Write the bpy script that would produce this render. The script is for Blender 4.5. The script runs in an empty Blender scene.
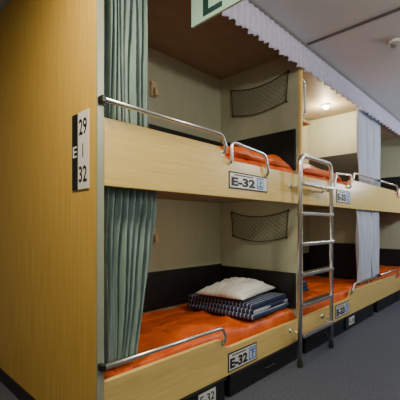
import bpy, bmesh, math, random
from mathutils import Vector, Matrix, noise
random.seed(4)
C = bpy.context.scene.collection
PI = math.pi

# ------------------------------------------------------------------ materials
def principled(name, rough=0.5, metal=0.0):
    m = bpy.data.materials.new(name); m.use_nodes = True
    nt = m.node_tree; b = nt.nodes['Principled BSDF']
    b.inputs['Roughness'].default_value = rough
    b.inputs['Metallic'].default_value = metal
    return m, nt, b

def mottled(name, c1, c2, scale=6.0, stretch=(1,1,1), rough=0.5, metal=0.0, bump=0.0, bump_scale=60.0, detail=4):
    m, nt, b = principled(name, rough, metal)
    tc = nt.nodes.new('ShaderNodeTexCoord'); mp = nt.nodes.new('ShaderNodeMapping')
    mp.inputs['Scale'].default_value = stretch
    nz = nt.nodes.new('ShaderNodeTexNoise'); nz.inputs['Scale'].default_value = scale; nz.inputs['Detail'].default_value = detail
    cr = nt.nodes.new('ShaderNodeValToRGB')
    cr.color_ramp.elements[0].position = .3; cr.color_ramp.elements[1].position = .7
    cr.color_ramp.elements[0].color = (*c1, 1); cr.color_ramp.elements[1].color = (*c2, 1)
    L = nt.links.new
    L(tc.outputs['Object'], mp.inputs['Vector']); L(mp.outputs['Vector'], nz.inputs['Vector'])
    L(nz.outputs['Fac'], cr.inputs['Fac']); L(cr.outputs['Color'], b.inputs['Base Color'])
    if bump > 0:
        n2 = nt.nodes.new('ShaderNodeTexNoise'); n2.inputs['Scale'].default_value = bump_scale; n2.inputs['Detail'].default_value = 3
        bp = nt.nodes.new('ShaderNodeBump'); bp.inputs['Strength'].default_value = bump; bp.inputs['Distance'].default_value = .01
        L(tc.outputs['Object'], n2.inputs['Vector']); L(n2.outputs['Fac'], bp.inputs['Height']); L(bp.outputs['Normal'], b.inputs['Normal'])
    return m

def striped(name, stops, scale, axis='Y', rough=.9, dist=.5):
    m, nt, b = principled(name, rough)
    tc = nt.nodes.new('ShaderNodeTexCoord')
    wv = nt.nodes.new('ShaderNodeTexWave')
    wv.wave_type = 'BANDS'; wv.bands_direction = axis; wv.wave_profile = 'SAW'
    wv.inputs['Scale'].default_value = scale; wv.inputs['Distortion'].default_value = dist
    cr = nt.nodes.new('ShaderNodeValToRGB'); cr.color_ramp.interpolation = 'CONSTANT'
    e = cr.color_ramp.elements
    while len(e) < len(stops): e.new(.5)
    for el, (p, c) in zip(e, stops): el.position = p; el.color = (*c, 1)
    nt.links.new(tc.outputs['Object'], wv.inputs['Vector']); nt.links.new(wv.outputs['Fac'], cr.inputs['Fac'])
    nt.links.new(cr.outputs['Color'], b.inputs['Base Color'])
    return m

def glow(name, col, s):
    m, nt, b = principled(name, .4)
    b.inputs['Base Color'].default_value = (*col, 1)
    b.inputs['Emission Color'].default_value = (*col, 1); b.inputs['Emission Strength'].default_value = s
    return m

M = {}
M['panel'] = mottled('end_panel_wood', (.64,.395,.070), (.79,.505,.112), 5, (9,9,.5), .40, 0, 0, 60, 7)
M['board'] = mottled('maple_board', (.80,.57,.165), (.91,.685,.245), 5, (12,.6,12), .27, 0, 0, 60, 7)
M['inner'] = mottled('cream_laminate', (.44,.465,.335), (.48,.505,.37), 3, (4,4,1), .55)
M['canopy'] = mottled('canopy_laminate', (.32,.255,.17), (.36,.29,.195), 3, (4,1,4), .6)
M['edge'] = mottled('grey_edge_trim', (.34,.37,.30), (.38,.41,.33), 8, (1,1,1), .4, .2)
M['black'] = mottled('black_plastic', (.010,.010,.012), (.016,.016,.018), 10, (1,1,1), .4)
M['pad'] = mottled('black_vinyl', (.008,.009,.010), (.014,.015,.016), 12, (1,1,1), .5, 0, .15, 90)
M['chrome'] = mottled('brushed_steel', (.80,.80,.80), (.90,.90,.89), 12, (1,1,1), .27, 1.0)
M['orange'] = mottled('orange_blanket', (.66,.085,.006), (.88,.15,.016), 6, (1,1,1), .36, 0, .5, 24)
M['curtain'] = mottled('teal_curtain', (.17,.255,.245), (.275,.375,.365), 14, (1,4,.3), .55, 0, .1, 200)
M['pale'] = mottled('lit_pale_curtain', (.54,.58,.71), (.64,.68,.81), 14, (1,4,.3), .85, 0, .1, 200)  # same fabric as the teal curtain, its lit look put into a paler colour
M['lace'] = mottled('valance_cloth', (.52,.51,.69), (.64,.63,.80), 40, (1,1,.6), .85, 0, .2, 150)
M['white'] = mottled('white_plate', (.80,.81,.80), (.86,.87,.86), 6, (1,1,1), .4)
M['pillow'] = striped('faintly_striped_pillowcase', [(0,(.85,.85,.79)),(.80,(.70,.73,.75))], 6.0, 'Y')
M['ink'] = mottled('black_ink', (.006,.006,.007), (.01,.01,.012), 10, (1,1,1), .5)
M['blue'] = mottled('blue_badge', (.03,.12,.48), (.04,.14,.54), 10, (1,1,1), .5)
M['paleblue'] = mottled('pale_blue_badge', (.54,.66,.85), (.58,.70,.88), 10, (1,1,1), .5)
navy = (.018,.030,.090)
M['stripe'] = striped('navy_striped_cotton', [(0,navy),(.62,(.46,.50,.58)),(.80,(.04,.06,.16))], 8.5, 'X', .9, .1)
M['net'] = mottled('grey_beige_netting', (.12,.12,.092), (.16,.16,.12), 10, (1,1,1), .8)
M['cord'] = mottled('dark_cord', (.05,.055,.045), (.07,.075,.06), 10, (1,1,1), .8)
M['mint'] = mottled('mint_sign', (.48,.78,.65), (.52,.81,.68), 3, (1,1,1), .4)
M['teal_ink'] = mottled('teal_ink', (.012,.055,.055), (.015,.065,.06), 3, (1,1,1), .4)
M['beige'] = mottled('beige_plastic', (.62,.50,.28), (.68,.55,.32), 6, (1,1,1), .45)
M['carpet'] = mottled('grey_carpet', (.042,.050,.072), (.145,.160,.205), 75, (1,1,1), .95, 0, .8, 160, 8)
M['ceil'] = mottled('ceiling_paint', (.48,.50,.505), (.52,.54,.545), 2, (1,1,1), .7)
M['seam'] = mottled('seam_strip', (.07,.07,.07), (.09,.09,.09), 5, (1,1,1), .6)
M['wall'] = mottled('wall_paint', (.30,.29,.27), (.34,.33,.31), 2, (1,1,1), .7)
M['lamp'] = glow('lamp_glass', (1,.93,.8), 22)
M['rubber'] = mottled('rubber', (.02,.02,.02), (.03,.03,.03), 10, (1,1,1), .8)

# ------------------------------------------------------------------ mesh helpers
def merge(bm, t):
    me = bpy.data.meshes.new('tmp'); t.to_mesh(me); t.free(); bm.from_mesh(me); bpy.data.meshes.remove(me)

def box(bm, x0, x1, y0, y1, z0, z1, bev=0.0, seg=2):
    t = bmesh.new(); bmesh.ops.create_cube(t, size=1)
    for v in t.verts:
        v.co = Vector(((x0+x1)/2+v.co.x*(x1-x0), (y0+y1)/2+v.co.y*(y1-y0), (z0+z1)/2+v.co.z*(z1-z0)))
    if bev > 0: bmesh.ops.bevel(t, geom=list(t.edges), offset=bev, segments=seg, affect='EDGES', profile=.5)
    merge(bm, t)

def prism_yz(bm, prof, x0, x1, bev=0.0):
    t = bmesh.new()
    a = [t.verts.new((x0, y, z)) for y, z in prof]; b = [t.verts.new((x1, y, z)) for y, z in prof]
    n = len(prof)
    t.faces.new(a); t.faces.new(b[::-1])
    for i in range(n): t.faces.new((a[i], b[i], b[(i+1) % n], a[(i+1) % n]))
    bmesh.ops.recalc_face_normals(t, faces=t.faces)
    if bev > 0: bmesh.ops.bevel(t, geom=list(t.edges), offset=bev, segments=2, affect='EDGES', profile=.5)
    merge(bm, t)

def fillet(pts, r, n=6):
    pts = [Vector(p) for p in pts]; out = [pts[0]]
    for i in range(1, len(pts)-1):
        p = pts[i]; a = pts[i-1]-p; b = pts[i+1]-p
        d = min(r, a.length*.48, b.length*.48)
        pa = p+a.normalized()*d; pb = p+b.normalized()*d
        for k in range(n+1):
            t = k/n; out.append(pa*(1-t)**2+p*2*t*(1-t)+pb*t*t)
    out.append(pts[-1]); return out

def tube(bm, pts, r, seg=12, bend=0.0):
    if bend > 0: pts = fillet(pts, bend)
    pts = [Vector(p) for p in pts]
    t0 = (pts[1]-pts[0]).normalized()
    u = t0.orthogonal().normalized(); rings = []
    for i, p in enumerate(pts):
        if i == 0: t = t0
        elif i == len(pts)-1: t = (pts[-1]-pts[-2]).normalized()
        else: t = ((pts[i+1]-p).normalized()+(p-pts[i-1]).normalized()).normalized()
        u = (u-t*u.dot(t)).normalized(); w = t.cross(u)
        rings.append([bm.verts.new(p+u*r*math.cos(2*PI*k/seg)+w*r*math.sin(2*PI*k/seg)) for k in range(seg)])
    for a, b in zip(rings, rings[1:]):
        for k in range(seg):
            bm.faces.new((a[k], a[(k+1) % seg], b[(k+1) % seg], b[k]))
    bm.faces.new(rings[0][::-1]); bm.faces.new(rings[-1])

def obj(name, bm, mat, parent=None, smooth=False, label=None, loc=None):
    bmesh.ops.recalc_face_normals(bm, faces=bm.faces)
    me = bpy.data.meshes.new(name); bm.to_mesh(me); bm.free()
    me.materials.append(M[mat] if isinstance(mat, str) else mat)
    if smooth:
        for p in me.polygons: p.use_smooth = True
    o = bpy.data.objects.new(name, me); C.objects.link(o)
    if parent: o.parent = parent
    if loc: o.location = loc
    if label: o['label'] = label
    return o

def tag(o, label, cat, group=None):
    o['label'] = label; o['category'] = cat
    if group: o['group'] = group
    return o

def thing(name, label, cat, loc=(0,0,0), rz=0, group=None):
    o = bpy.data.objects.new(name, None); C.objects.link(o)
    o.location = loc; o.rotation_euler = (0,0,rz); o.empty_display_size = .1
    return tag(o, label, cat, group)

def struct(name, bm, mat, parent=None):
    o = obj(name, bm, mat, parent)
    if parent is None: o['kind'] = 'structure'
    return o

FX = Matrix(((0,0,1),(1,0,0),(0,1,0)))    # text plane facing +X
FY = Matrix(((1,0,0),(0,0,-1),(0,1,0)))   # text plane facing -Y
def lettering(s, w, h, center, face, depth=.0012, bold=.012):
    cu = bpy.data.curves.new('t', 'FONT'); cu.body = s; cu.size = 1; cu.extrude = .01; cu.offset = bold
    cu.resolution_u = 4
    o = bpy.data.objects.new('t', cu); C.objects.link(o)
    bpy.context.view_layer.update()
    dg = bpy.context.evaluated_depsgraph_get()
    me = bpy.data.meshes.new_from_object(o.evaluated_get(dg))
    bpy.data.objects.remove(o); bpy.data.curves.remove(cu)
    xs = [v.co.x for v in me.vertices]; ys = [v.co.y for v in me.vertices]; zs = [v.co.z for v in me.vertices]
    cx, cy = (min(xs)+max(xs))/2, (min(ys)+max(ys))/2
    sx = w/(max(xs)-min(xs)); sy = h/(max(ys)-min(ys)); sz = depth/(max(zs)-min(zs))
    for v in me.vertices:
        p = Vector(((v.co.x-cx)*sx, (v.co.y-cy)*sy, (v.co.z-min(zs))*sz))
        v.co = face @ p + Vector(center)
    bm = bmesh.new(); bm.from_mesh(me); bpy.data.meshes.remove(me)
    return bm

# ------------------------------------------------------------------ setting
CEIL = 2.96
b = bmesh.new(); box(b, -2.2, 2.5, -3.2, 7.3, -.06, 0); struct('floor', b, 'carpet')
b = bmesh.new(); box(b, -2.2, 2.5, -3.2, 7.3, CEIL, CEIL+.06); struct('ceiling', b, 'ceil')
b = bmesh.new(); box(b, -2.2, -2.12, -3.2, 7.3, 0, CEIL); struct('wall_left', b, 'wall')
b = bmesh.new(); box(b, 2.42, 2.5, -3.2, 7.3, 0, CEIL); struct('wall_right', b, 'wall')
b = bmesh.new(); box(b, -2.12, 2.42, 7.22, 7.3, 0, CEIL); struct('wall_back', b, 'wall')
b = bmesh.new(); box(b, -2.12, 2.42, -3.2, -3.12, 0, CEIL); struct('wall_front', b, 'wall')
b = bmesh.new(); box(b, .05, 2.42, 2.15, 2.18, CEIL-.008, CEIL); struct('trim_1', b, 'seam')

# ------------------------------------------------------------------ bunk units
PER = 2.165
YP = PER-.04            # near face of the partition
def board_profile(y0, y1, zb, zl, zh, mir):
    p = [(y0, zb), (y1, zb), (y1, zl), (1.06, zl), (1.01, zl+.01), (.985, zl+(zh-zl)*.5), (.965, zh-.01), (.925, zh), (y0, zh)]
    if mir: p = [(PER-y, z) for y, z in p]
    return p

def bunk(i, label):
    mir = (i == 1)
    Y = lambda y: PER-y if mir else y
    y0 = .035 if i == 0 else 0.0
    R = thing('bunk_bed', label, 'bunk bed', (0, i*PER, 0), 0, 'two tier bunk units in a row along the aisle')
    def bx(x0, x1, a, c, z0, z1, bev=0):
        q = bmesh.new(); box(q, x0, x1, a, c, z0, z1, bev); return q
    if i == 0:
        obj('end_panel', bx(-2.11, -.004, 0, .035, .0, 2.95), 'panel', R, label='tall plain yellow wood end panel')
        obj('edge_strip', bx(-.004, .004, -.002, .036, 0, 2.95, .001), 'edge', R, label='grey green edge strip')
        obj('kickplate', bx(-2.11, -.004, -.006, 0, 0, .10), 'black', R, label='black kickplate along the floor')
    obj('back_panel', bx(-1.04, -1.0, y0, PER, 0, 2.93), 'inner', R)
    obj('partition', bx(-1.0, -.09 if mir else -.03, YP, PER, 0, 2.93), 'inner', R)
    if not mir:
        obj('partition_edge', bx(-.03, -.002, YP-.002, PER-.001, 1.73, 2.88, .003), 'board', R)
        obj('partition_edge', bx(-.03, -.002, YP-.002, PER-.001, .38, 1.449, .003), 'board', R)
    obj('canopy_panel', bx(-1.0, -.03, y0, YP, 2.91, 2.93), 'canopy', R)
    obj('curtain_track', bx(-.03, .0, y0, PER, 2.88, 2.955), 'edge', R)
    for (zb, zl, zh) in ((1.45, 1.72, 1.80), (.17, .37, .45)):
        q = bmesh.new(); prism_yz(q, board_profile(y0, PER, zb, zl, zh, mir), -.03, 0, .004); obj('front_board', q, 'board', R)
        obj('bed_base', bx(-1.0, -.03, y0, YP, zb+.05, zl-.06), 'canopy', R)
    obj('plinth', bx(-.50, -.46, y0, YP, 0, .22), 'black', R)
    for (z0, z1, z2) in ((1.775, 2.19, 2.30), (.455, .81, .98)):
        obj('wall_pad', bx(-1.0, -.978, y0+.01, YP, z0, z1, .006), 'pad', R, label='black padded band')
        obj('wall_pad', bx(-.977, -.10 if mir else -.05, YP-.022, YP, z0, z2 if mir else z1-.02, .006), 'pad', R, label='black padded band')
    for zt, zh in ((1.875, 1.80), (.54, .45)):
        q = bmesh.new()
        ys = .004 if i == 0 else .04
        tube(q, [(.032, Y(ys), zt), (.032, Y(.93), zt), (.030, Y(.97), zt-.075), (.012, Y(.973), zt-.115), (-.002, Y(.973), zt-.12)], .0125, 12, .035)
        rail = obj('handrail', q, 'chrome', R, True, 'chrome tube safety rail')
        q = bmesh.new(); box(q, 0.003, .046, *sorted((Y(ys-.004), Y(ys+.02))), zt-.017, zt+.017, .004); obj('rail_bracket', q, 'black', rail)
        q = bmesh.new(); tube(q, [(0, Y(.973), zt-.12), (.006, Y(.973), zt-.12)], .022); obj('rail_flange', q, 'chrome', rail)
    q = bmesh.new()
    tube(q, [(-.002, Y(1.035), 1.69), (.03, Y(1.035), 1.70), (.03, Y(1.035), 1.845), (.03, Y(1.47), 1.815), (.03, Y(1.515), 1.68), (-.002, Y(1.515), 1.64)], .0125, 12, .05)
    obj('grab_rail', q, 'chrome', R, True, 'short bent chrome grab rail')
    return R

bunk(0, 'nearest wooden bunk unit with the tall yellow end panel')
bunk(1, 'middle wooden bunk unit, behind the steel ladder, second from the end panel')
bunk(2, 'farthest wooden bunk unit at the right edge of the photo')

# ------------------------------------------------------------------ mattresses
def ridged(p):
    a = noise.noise(p); return (1-min(1, abs(a)*3.2))**2
def mattress(i, z0, z1, label):
    q = bmesh.new()
    ya, yb = (.05, YP-.03)
    if i: ya = .015
    x0, x1, H = -.965, -.036, z1-z0
    nx, ny = 56, 120
    def top(x, y):
        ex = max(0, min(1, (x-x0)/.05)*min(1, (x1-x)/.05))
        ey = max(0, min(1, (y-ya)/.05)*min(1, (yb-y)/.05))
        e = math.sqrt(max(0, 1-(1-ex)**2))*math.sqrt(max(0, 1-(1-ey)**2))
        w = .012*noise.noise(Vector((x*3+i*9, y*2.4, z0*3)))
        w += .022*ridged(Vector((x*2.6+1.5*y+i*7, y*1.6-x, z0+1.3)))
        w += .011*ridged(Vector((x*6-y*2.5+i*5, y*5+x*2, z0+4)))
        w -= .014*math.exp(-(((y % .30)-.15)/.012)**2)
        w -= .010*math.exp(-(((x % .30)-.15)/.012)**2)
        return H*(.45+.55*e)-.014+w*e
    rows = []
    for a in range(nx+1):
        x = x0+(x1-x0)*a/nx
        rows.append([q.verts.new((x, ya+(yb-ya)*c/ny, top(x, ya+(yb-ya)*c/ny))) for c in range(ny+1)])
    for r0, r1 in zip(rows, rows[1:]):
        for c in range(ny): q.faces.new((r0[c], r0[c+1], r1[c+1], r1[c]))
    rim = [rows[a][0] for a in range(nx+1)]+[rows[nx][c] for c in range(1, ny+1)]+[rows[a][ny] for a in range(nx-1, -1, -1)]+[rows[0][c] for c in range(ny-1, 0, -1)]
    bot = [q.verts.new((v.co.x, v.co.y, 0)) for v in rim]
    n = len(rim)
    for k in range(n): q.faces.new((rim[k], rim[(k+1) % n], bot[(k+1) % n], bot[k]))
    q.faces.new(bot)
    o = obj('mattress', q, 'orange', None, True, loc=(0, i*PER, z0))
    return tag(o, label, 'mattress', 'orange covered mattresses in the bunks')
pos = ['nearest', 'middle', 'farthest']
for i in range(3):
    mattress(i, .312, .465, 'orange covered mattress on the lower berth of the %s bunk' % pos[i])
    mattress(i, 1.662, 1.785, 'orange covered mattress on the upper berth of the %s bunk' % pos[i])

def bunched(loc, lx, ly, hh, label, seed):
    q = bmesh.new(); nx, ny = 40, 90; rows = []
    def f(u, v):
        e = max(0, 1-(2*u-1)**6)**.5*max(0, 1-(2*v-1)**6)**.5
        p = Vector((u*2.2+seed, v*3.2, seed))
        w = .76+.20*noise.noise(p)+.24*ridged(Vector((u*1.8+v*1.6+seed, v*3-u, seed+2)))
        w -= .14*math.exp(-((((v*ly) % .22)-.11)/.012)**2)
        return e*hh*w
    for a in range(nx+1):
        u = a/nx; row = []
        for c in range(ny+1):
            v = c/ny
            wob = .02*noise.noise(Vector((u*4, v*4, seed+9)))
            row.append(q.verts.new(((u-.5)*lx+wob*(1-abs(2*u-1)), (v-.5)*ly+wob*(1-abs(2*v-1)), max(0, f(u, v)))))
        rows.append(row)
    for r0, r1 in zip(rows, rows[1:]):
        for c in range(ny): q.faces.new((r0[c], r0[c+1], r1[c+1], r1[c]))
    rim = [rows[a][0] for a in range(nx+1)]+[rows[nx][c] for c in range(1, ny+1)]+[rows[a][ny] for a in range(nx-1, -1, -1)]+[rows[0][c] for c in range(ny-1, 0, -1)]
    q.faces.new(rim[::-1])
    o = obj('quilted_blanket', q, 'orange', None, True, loc=loc)
    tag(o, label, 'blanket', 'folded orange blankets on the upper berths')
bunched((-.28, 1.57, 1.780), .46, .94, .128, 'orange quilted blanket behind the short grab rail of the nearest upper berth', 2)
bunched((-.28, PER+.60, 1.780), .46, .94, .112, 'orange quilted blanket behind the ladder on the middle upper berth', 6)

# ------------------------------------------------------------------ folded striped blanket + pillow
def slab(bm, x0, x1, y0, y1, z0, z1, seed, wob=.010):
    t = bmesh.new(); box(t, x0, x1, y0, y1, z0, z1, (z1-z0)*.40, 4)
    bmesh.ops.subdivide_edges(t, edges=[e for e in t.edges if e.calc_length() > .2], cuts=14, use_grid_fill=True)
    for v in t.verts:
        n = noise.noise_vector(Vector((v.co.x*2.6+seed, v.co.y*2.6, v.co.z*2)))
        v.co += Vector((n.x*wob*2.0, n.y*wob*2.0, n.z*wob*.8))
    merge(bm, t)

def bedding(loc, rz, lab_b, lab_p, s=1.0):
    R = thing('folded_blanket', lab_b, 'blanket', loc, rz, 'folded striped blankets')
    layers = [(-.36, .37, -.34, .32, .006, .050, 1), (-.345, .355, -.32, .31, .047, .088, 4), (-.35, .345, -.30, .305, .085, .126, 7)]
    for k, (a, c, d, e, f, g, h) in enumerate(layers):
        q = bmesh.new(); slab(q, a*s, c*s, d*s, e*s, f, g, h); obj('folded_layer', q, 'stripe', R, True)
    q = bmesh.new(); bmesh.ops.create_grid(q, x_segments=32, y_segments=32, size=1)
    W, H, T = .345*s, .25*s, .094
    def shape(u, v, sg):
        e = max(0, 1-abs(u)**2.4)**.55*max(0, 1-abs(v)**2.4)**.55
        px = u*W*(1-.08*(1-abs(v))*abs(u)); py = v*H*(1-.08*(1-abs(u))*abs(v))
        n = (noise.noise(Vector((u*2.2, v*2.2, sg*3)))*.024+.018*ridged(Vector((u*1.6+v, v*1.4-u, sg*2))))*e if sg > 0 else 0
        return Vector((px, py, sg*T*e*(1 if sg > 0 else .36)+n))
    bot = bmesh.new(); bmesh.ops.create_grid(bot, x_segments=32, y_segments=32, size=1)
    for v in bot.verts: v.co = shape(v.co.x, v.co.y, -1)
    for v in q.verts: v.co = shape(v.co.x, v.co.y, 1)
    merge(q, bot); bmesh.ops.remove_doubles(q, verts=q.verts, dist=.0008)
    p = obj('pillow', q, 'pillow', None, True, loc=(loc[0]-.0, loc[1]-.01, loc[2]+.126+.036))
    p.rotation_euler = (0, 0, rz+PI/2+.08)
    tag(p, lab_p, 'pillow', 'white pillows on folded blankets')
bedding((-.43, 1.71, .472), .07, 'navy and white striped folded blanket under the pillow in the nearest lower berth',
        'plump white pillow on the folded blanket in the nearest lower berth')
bedding((-.62, 2.62, .472), -.05, 'navy and white striped folded blanket half seen behind the ladder in the middle lower berth',
        'white pillow half seen behind the ladder in the middle lower berth', .85)

# ------------------------------------------------------------------ curtains
def curtain(y0, y1, z0, z1, x, folds, amp, mat, label, flare=0.0, seed=0, ty0=None, ty1=None, irr=1.4):
    ty0 = y0 if ty0 is None else ty0; ty1 = y1 if ty1 is None else ty1
    q = bmesh.new(); nu = folds*12; nv = 24; rows = []
    for j in range(nv+1):
        t = j/nv; z = z1+(z0-z1)*t; row = []
        tt = t**1.6
        a = ty0+(y0-ty0)*tt; c = ty1+(y1-ty1)*tt
        for k in range(nu+1):
            u = k/nu
            ph = 2*PI*folds*u+irr*2.2*noise.noise(Vector((u*2.6+seed, t*1.3, 0)))
            am = amp*(.75+1.0*noise.noise(Vector((u*5+seed, t*1.2, 3)))*min(irr, 2)/1.4)
            am *= 1-.25*math.exp(-t*8)
            yy = a+(c-a)*u+.12*amp*math.sin(2*ph)
            row.append(q.verts.new((x+am*math.sin(ph)+flare*t**3*(.4+.6*u), yy, z)))
        rows.append(row)
    for r0, r1 in zip(rows, rows[1:]):
        for k in range(nu): q.faces.new((r0[k], r0[k+1], r1[k+1], r1[k]))
    ym = (y0+y1)/2
    for v in q.verts: v.co -= Vector((x, ym, z0))
    R = thing('curtain', label, 'curtain', (x, ym, z0), 0, 'gathered berth curtains')
    o = obj('curtain_cloth', q, mat, R, True)
    s = o.modifiers.new('s', 'SOLIDIFY'); s.thickness = .003
    h = bmesh.new()
    tube(h, [(0, ty0-ym, z1-z0+.006), (0, ty1-ym, z1-z0+.006)], .006)
    obj('curtain_rod', h, 'edge', R, True)
    return R
curtain(.055, .375, 1.79, 2.87, -.085, 9, .030, 'curtain', 'teal curtain gathered beside the end panel, upper berth', 0, 1, irr=2.4)
curtain(.055, .28, .485, 1.48, -.085, 9, .030, 'curtain', 'teal curtain gathered beside the end panel, lower berth', 0.02, 5, .055, .44, irr=2.4)
YD = YP+PER
curtain(3.80, YD+.012, 1.81, 2.87, -.055, 7, .022, 'pale', 'pale bluish white curtain at the far end of the middle upper berth', 0, 8, 3.74)
curtain(3.80, YD+.012, .48, 1.48, -.058, 7, .022, 'pale', 'pale bluish white curtain at the far end of the middle lower berth', 0, 11, 3.72)
curtain(YD+.026, 4.66, 1.81, 2.87, -.055, 6, .022, 'pale', 'pale bluish white curtain at the near end of the farthest upper berth', 0, 14)
curtain(YD+.026, 4.66, .48, 1.48, -.058, 6, .022, 'pale', 'pale bluish white curtain at the near end of the farthest lower berth', 0, 17)

# valance
q = bmesh.new(); n = 1500; rows = []
for j in range(9):
    t = j/8; row = []
    for k in range(n+1):
        y = .04+(6.46-.04)*k/n
        ph = 2*PI*y/.075+1.8*noise.noise(Vector((y*2.3, 0, 0)))
        zb = 2.726-.018*abs(math.sin(PI*y/.15))**.8-.005*noise.noise(Vector((y*6, 2, 0)))
        z = 2.940+(zb-2.940)*t
        x = .026+(.005+.010*t)*math.sin(ph)
        row.append(q.verts.new((x, y, z)))
    rows.append(row)
for r0, r1 in zip(rows, rows[1:]):
    for k in range(n): q.faces.new((r0[k], r0[k+1], r1[k+1], r1[k]))
v = obj('valance', q, 'lace', None, True); v.modifiers.new('s', 'SOLIDIFY').thickness = .002
tag(v, 'long pale lavender ruffled valance along the top of the bunks', 'valance')

# ------------------------------------------------------------------ net pockets
def net_pocket(yw, zb, zt, label):
    x0, x1 = -.83, -.13
    R = thing('net_pocket', label, 'net pocket', ((x0+x1)/2, yw, zb), 0, 'netting pockets on the cream partitions')
    W = x1-x0; H = zt-zb
    def P(u, v):
        top = H-.055*math.sin(PI*u); bot = .05*(1-math.sin(PI*u))
        z = bot+(top-bot)*v
        return Vector((-W/2+W*(u+(0.06*(.5-u))*(1-v)), -.012-.035*math.sin(PI*u)*math.sin(PI*min(1, v+.15)), z))
    q = bmesh.new(); nu, nv = 13, 6
    for a in range(0, 2*nu+1):
        for c in range(0, 2*nv+1):
            if (a+c) % 2: continue
            for da, dc in ((1,1),(1,-1)):
                if 0 <= a+da <= 2*nu and 0 <= c+dc <= 2*nv:
                    tube(q, [P(a/(2*nu), c/(2*nv)), P((a+da)/(2*nu), (c+dc)/(2*nv))], .0020, 4)
    obj('netting', q, 'net', R)
    q = bmesh.new()
    loop = [P(u/20, 1) for u in range(21)]+[P(1, 1-v/8) for v in range(1, 9)]+[P(1-u/20, 0) for u in range(1, 21)]+[P(0, v/8) for v in range(1, 9)]
    tube(q, loop, .005, 8)
    obj('border_cord', q, 'cord', R, True)
    for u in (0, 1):
        for w in (0, 1):
            q = bmesh.new(); c = P(u, w); tube(q, [(c.x, -.016, c.z), (c.x, 0, c.z)], .011); obj('mounting_stud', q, 'black', R)
net_pocket(YP, 2.405, 2.74, 'grey net pocket on the cream partition of the nearest upper berth')
net_pocket(YP, 1.08, 1.39, 'grey net pocket on the cream partition of the nearest lower berth')

# ------------------------------------------------------------------ small wall fittings on the back panel
def wall_fitting(z, label):
    R = thing('wall_fitting', label, 'wall fitting', (-1.0, 1.14, z), 0, 'small beige fittings on the back panels')
    q = bmesh.new(); box(q, 0, .03, -.035, .035, -.07, .07, .008); obj('housing', q, 'beige', R)
    q = bmesh.new(); prof = [(.03,-.065),(.07,-.065),(.07,.0),(.055,.0),(.055,-.035),(.03,-.035)]
    t = bmesh.new(); a = [t.verts.new((x, -.02, zz)) for x, zz in prof]; c = [t.verts.new((x, .02, zz)) for x, zz in prof]
    t.faces.new(a); t.faces.new(c[::-1])
    for k in range(6): t.faces.new((a[k], c[k], c[(k+1) % 6], a[(k+1) % 6]))
    merge(q, t); obj('hook', q, 'beige', R)
wall_fitting(2.52, 'small beige hook fitting on the back panel of the nearest upper berth')
wall_fitting(1.16, 'small beige hook fitting on the back panel of the nearest lower berth')

R = thing('wall_shelf', 'small cream shelf just right of the partition in the middle upper berth', 'shelf', (-.17, PER, 2.27))
q = bmesh.new(); box(q, -.15, .12, 0, .26, 0, .02, .004); obj('shelf_board', q, 'board', R)
for xa in (-.1, .05):
    q = bmesh.new(); box(q, xa, xa+.02, 0, .14, -.06, 0, .003); obj('shelf_bracket', q, 'beige', R)
R = thing('light_fitting', 'slim upright bar shaped light fitting just right of the partition in the middle upper berth', 'handle', (-.055, PER, 2.34))  # stands for a small light fitting, modelled as a plain handle bar
q = bmesh.new(); tube(q, [(0, 0, 0), (0, .15, .01), (0, .15, .33), (0, 0, .34)], .013, 10, .05); obj('bar', q, 'chrome', R, True)
for zz in (0, .34):
    q = bmesh.new(); tube(q, [(0, 0, zz), (0, .006, zz)], .022); obj('mount', q, 'chrome', R)

R = thing('ceiling_lamp', 'small glowing round lamp under the canopy of the middle upper berth', 'lamp', (-.47, 3.74, 2.91))
q = bmesh.new(); tube(q, [(0,0,0), (0,0,-.018)], .055, 24); obj('lamp_base', q, 'white', R, True)
q = bmesh.new(); bmesh.ops.create_uvsphere(q, u_segments=20, v_segments=10, radius=.042)
for w in q.verts: w.co.z = w.co.z*.7-.028
obj('lamp_globe', q, 'lamp', R, True)

# ------------------------------------------------------------------ ladder
LX = .10; LY0, LY1 = 1.91, 2.57; LT = 1.87
R = thing('ladder', 'steel tube ladder standing against the bunks between the nearest and middle berths', 'ladder', (LX, (LY0+LY1)/2, 0))
h = (LY1-LY0)/2
q = bmesh.new()
tube(q, [(0, -h, .02), (0, -h, LT), (0, h, LT), (0, h, .02)], .020, 14, .09)
obj('rail_frame', q, 'chrome', R, True)
for k in range(6):
    z = .27+k*.27
    q = bmesh.new(); box(q, -.038, .038, -h+.015, h-.015, z-.016, z+.016, .006, 2); obj('rung', q, 'chrome', R)
for s in (-1, 1):
    q = bmesh.new(); tube(q, [(0, s*h, 0), (0, s*h, .05)], .025, 14); obj('rubber_foot', q, 'rubber', R)
    for z in (1.60, .30):
        q = bmesh.new(); tube(q, [(0, s*h, z), (-LX, s*h, z)], .010, 10); w = obj('wall_bracket', q, 'chrome', R, True)
        q = bmesh.new(); tube(q, [(-LX+.008, s*h, z), (-LX, s*h, z)], .020, 14); obj('flange', q, 'chrome', w, True)

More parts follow.
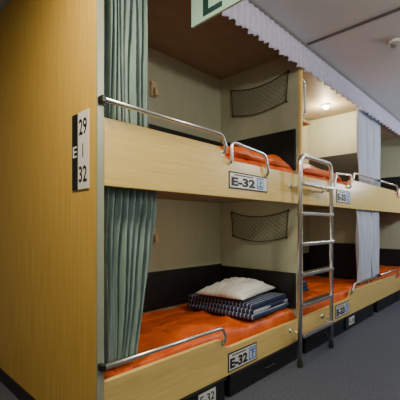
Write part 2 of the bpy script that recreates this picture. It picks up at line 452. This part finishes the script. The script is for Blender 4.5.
# ------------------------------------------------------------------ berth number plates
def kanji(kind, cy, cz, s, x):
    d = .0012
    if kind == 'up':
        prof = [(-.42,-.42),(.42,-.42),(.42,-.28),(.06,-.28),(.06,.05),(.32,.05),(.32,.19),(.06,.19),(.06,.45),(-.10,.45),(-.10,-.28),(-.42,-.28)]
    else:
        prof = [(-.42,.42),(-.42,.28),(-.10,.28),(-.10,-.45),(.06,-.45),(.06,.08),(.26,-.10),(.35,.02),(.06,.24),(.06,.28),(.42,.28),(.42,.42)]
    q = bmesh.new(); prism_yz(q, [(cy+a*s, cz+c*s) for a, c in prof], x, x+d)
    return q
def plate(y0, y1, z0, z1, text, kind, label, th=.62, bold=.045):
    cy = (y0+y1)/2; cz = (z0+z1)/2; w = y1-y0; hh = z1-z0
    R = thing('berth_number_plate', label, 'sign', (0, cy, cz), 0, 'berth number plates on the front boards')
    q = bmesh.new(); box(q, 0, .004, -w/2-.010, w/2+.010, -hh/2-.010, hh/2+.010, .001); obj('plate_frame', q, 'ink', R)
    q = bmesh.new(); box(q, .0038, .0055, -w/2, w/2, -hh/2, hh/2); obj('plate', q, 'white', R)
    obj('lettering', lettering(text, w*.62, hh*th, (.0055, -w*.16, -hh*.09), FX, bold=bold), 'ink', R)
    q = bmesh.new(); box(q, .0055, .0065, -w*.40, w*.10, hh*.34, hh*.41); obj('caption_line', q, 'ink', R)
    bs = min(hh*.86, w*.28)
    q = bmesh.new(); box(q, .0055, .0065, w*.20, w*.20+bs, -bs/2, bs/2); bd = obj('position_badge', q, 'blue', R, label='small blue bordered square badge')
    q = bmesh.new(); box(q, .0064, .0072, w*.20+bs*.09, w*.20+bs*.91, -bs*.41, bs*.41); obj('badge_field', q, 'paleblue', bd)
    obj('character', kanji(kind, w*.20+bs/2, 0, bs*.78, .0072), 'blue', bd)
    return R
plate(1.05, 1.53, 1.525, 1.630, 'E-32', 'up', 'white E-32 plate on the upper front board, left of the ladder')
plate(1.04, 1.38, .200, .318, 'E-32', 'down', 'white E-32 plate on the lower front board, left of the ladder')
plate(2.95, 3.34, 1.515, 1.640, 'E-33', 'up', 'white E-33 plate on the upper front board, right of the ladder', .66, .06)
plate(2.93, 3.30, .215, .340, 'E-33', 'down', 'white E-33 plate on the lower front board, right of the ladder', .66, .06)

# end panel sign
R = thing('range_sign', 'black and white sign reading E 29 to 32 on the yellow end panel', 'sign', (-.17, 0, 1.645))
q = bmesh.new(); box(q, -.09, -.022, -.006, 0, -.205, .205, .001); obj('letter_strip', q, 'ink', R, label='black strip with a white E')
q = bmesh.new(); box(q, -.022, .09, -.006, 0, -.205, .205, .001); obj('number_panel', q, 'white', R)
obj('letter', lettering('E', .042, .060, (-.056, -.006, 0), FY), 'white', R)
obj('lettering', lettering('29', .085, .085, (.034, -.006, .125), FY), 'ink', R)
obj('lettering', lettering('32', .085, .085, (.034, -.006, -.125), FY), 'ink', R)
q = bmesh.new(); box(q, .030, .038, -.0072, -.006, -.035, .035); obj('divider_bar', q, 'ink', R)

# hanging aisle sign
R = thing('hanging_sign', 'mint green sign with a dark E hanging over the aisle', 'sign', (.38, .62, 2.470))
q = bmesh.new(); box(q, -.33, .33, -.008, .008, 0, .28, .002); obj('sign_board', q, 'mint', R)
obj('letter', lettering('E', .150, .20, (-.155, -.008, .125), FY), 'teal_ink', R)
for s in (-.26, .26):
    q = bmesh.new(); tube(q, [(s, 0, .28), (s, 0, CEIL-2.470)], .006); obj('hanger_rod', q, 'chrome', R)

# storage boxes under the berths
for i in range(3):
    for j, (a, c) in enumerate(((.06, 1.00), (1.06, 2.06))):
        R = thing('storage_box', 'black storage box under the %s bunk, %s of its pair' % (pos[i], ('left', 'right')[j]), 'storage box', (.0, i*PER+(a+c)/2, 0), 0, 'black boxes under the lower berths')
        w = (c-a)/2
        q = bmesh.new(); box(q, -.44, -.004, -w, w, 0, .150, .008); obj('box_body', q, 'black', R)
        q = bmesh.new(); box(q, -.44, .010, -w-.012, w+.012, .150, .168, .005); obj('box_lid', q, 'black', R)
        if (i, j) in ((0, 0), (1, 1)):
            t0 = .20 if i == 0 else -.40
            q = bmesh.new(); box(q, -.004, .0, t0, t0+.17, .045, .135, .001); cd = obj('label_card', q, 'white', R, label='small white card')
            obj('lettering', lettering('E-32' if i == 0 else 'E-33', .14, .055, (.0, t0+.085, .09), FX), 'ink', cd)
        else:
            q = bmesh.new(); tube(q, [(-.006, -.06, .09), (.022, -.06, .09), (.022, .06, .09), (-.006, .06, .09)], .006, 8, .015); obj('handle', q, 'black', R, True)

R = thing('smoke_detector', 'small round white fitting on the aisle ceiling', 'smoke detector', (.66, 2.68, CEIL))
q = bmesh.new(); tube(q, [(0,0,0), (0,0,-.02)], .06, 28); obj('base_ring', q, 'white', R, True)
q = bmesh.new(); tube(q, [(0,0,-.02), (0,0,-.045)], .04, 28); obj('sensor_cap', q, 'wall', R, True)

# ------------------------------------------------------------------ lights
def area(loc, size, e, col, rot=(0,0,0), sy=None):
    l = bpy.data.lights.new('area', 'AREA'); l.energy = e; l.color = col; l.size = size
    if sy: l.shape = 'RECTANGLE'; l.size_y = sy
    o = bpy.data.objects.new('aisle_or_fill_light', l); C.objects.link(o); o.location = loc; o.rotation_euler = rot
    return o
def point(loc, e, col, r=.05):
    l = bpy.data.lights.new('point', 'POINT'); l.energy = e; l.color = col; l.shadow_soft_size = r
    o = bpy.data.objects.new('berth_or_fill_light', l); C.objects.link(o); o.location = loc
area((.46, -.62, 2.9), .30, 50, (1, .87, .62), (0,0,0), .30)
point((1.85, .9, 2.62), 56, (1, .94, .80), .08)  # unseen warm fill added over the near aisle
point((1.9, 4.2, 2.45), 62, (.90, .95, 1), .10)  # unseen cool fill added farther along the aisle
point((1.0, 5.7, 2.0), 26, (.97, .98, 1), .12)  # added out of view to brighten the farthest bunk
point((1.9, -1.6, 1.7), 4, (1, .96, .88), .25)  # weak frontal fill added behind the camera
point((-.47, 3.74, 2.80), 30, (1, .84, .56))
# added warm fill lights, without fixtures, hidden behind the upper front boards
for y in (1.25, 3.1):
    area((-.062, y, 1.492), .03, 1.8, (1, .84, .60), (0, math.radians(28), 0), .9)

w = bpy.data.worlds.new('World'); bpy.context.scene.world = w; w.use_nodes = True
w.node_tree.nodes['Background'].inputs['Color'].default_value = (.5, .5, .55, 1)
w.node_tree.nodes['Background'].inputs['Strength'].default_value = .1

# ------------------------------------------------------------------ camera
cam = bpy.data.cameras.new('Camera'); co = bpy.data.objects.new('Camera', cam); C.objects.link(co)
co.location = (1.562, -.886, 1.25); co.rotation_euler = (PI/2, 0, math.radians(43.8))
cam.sensor_width = 36; cam.lens = 36*344/400; cam.shift_y = 25/400; cam.clip_start = .02
bpy.context.scene.camera = co
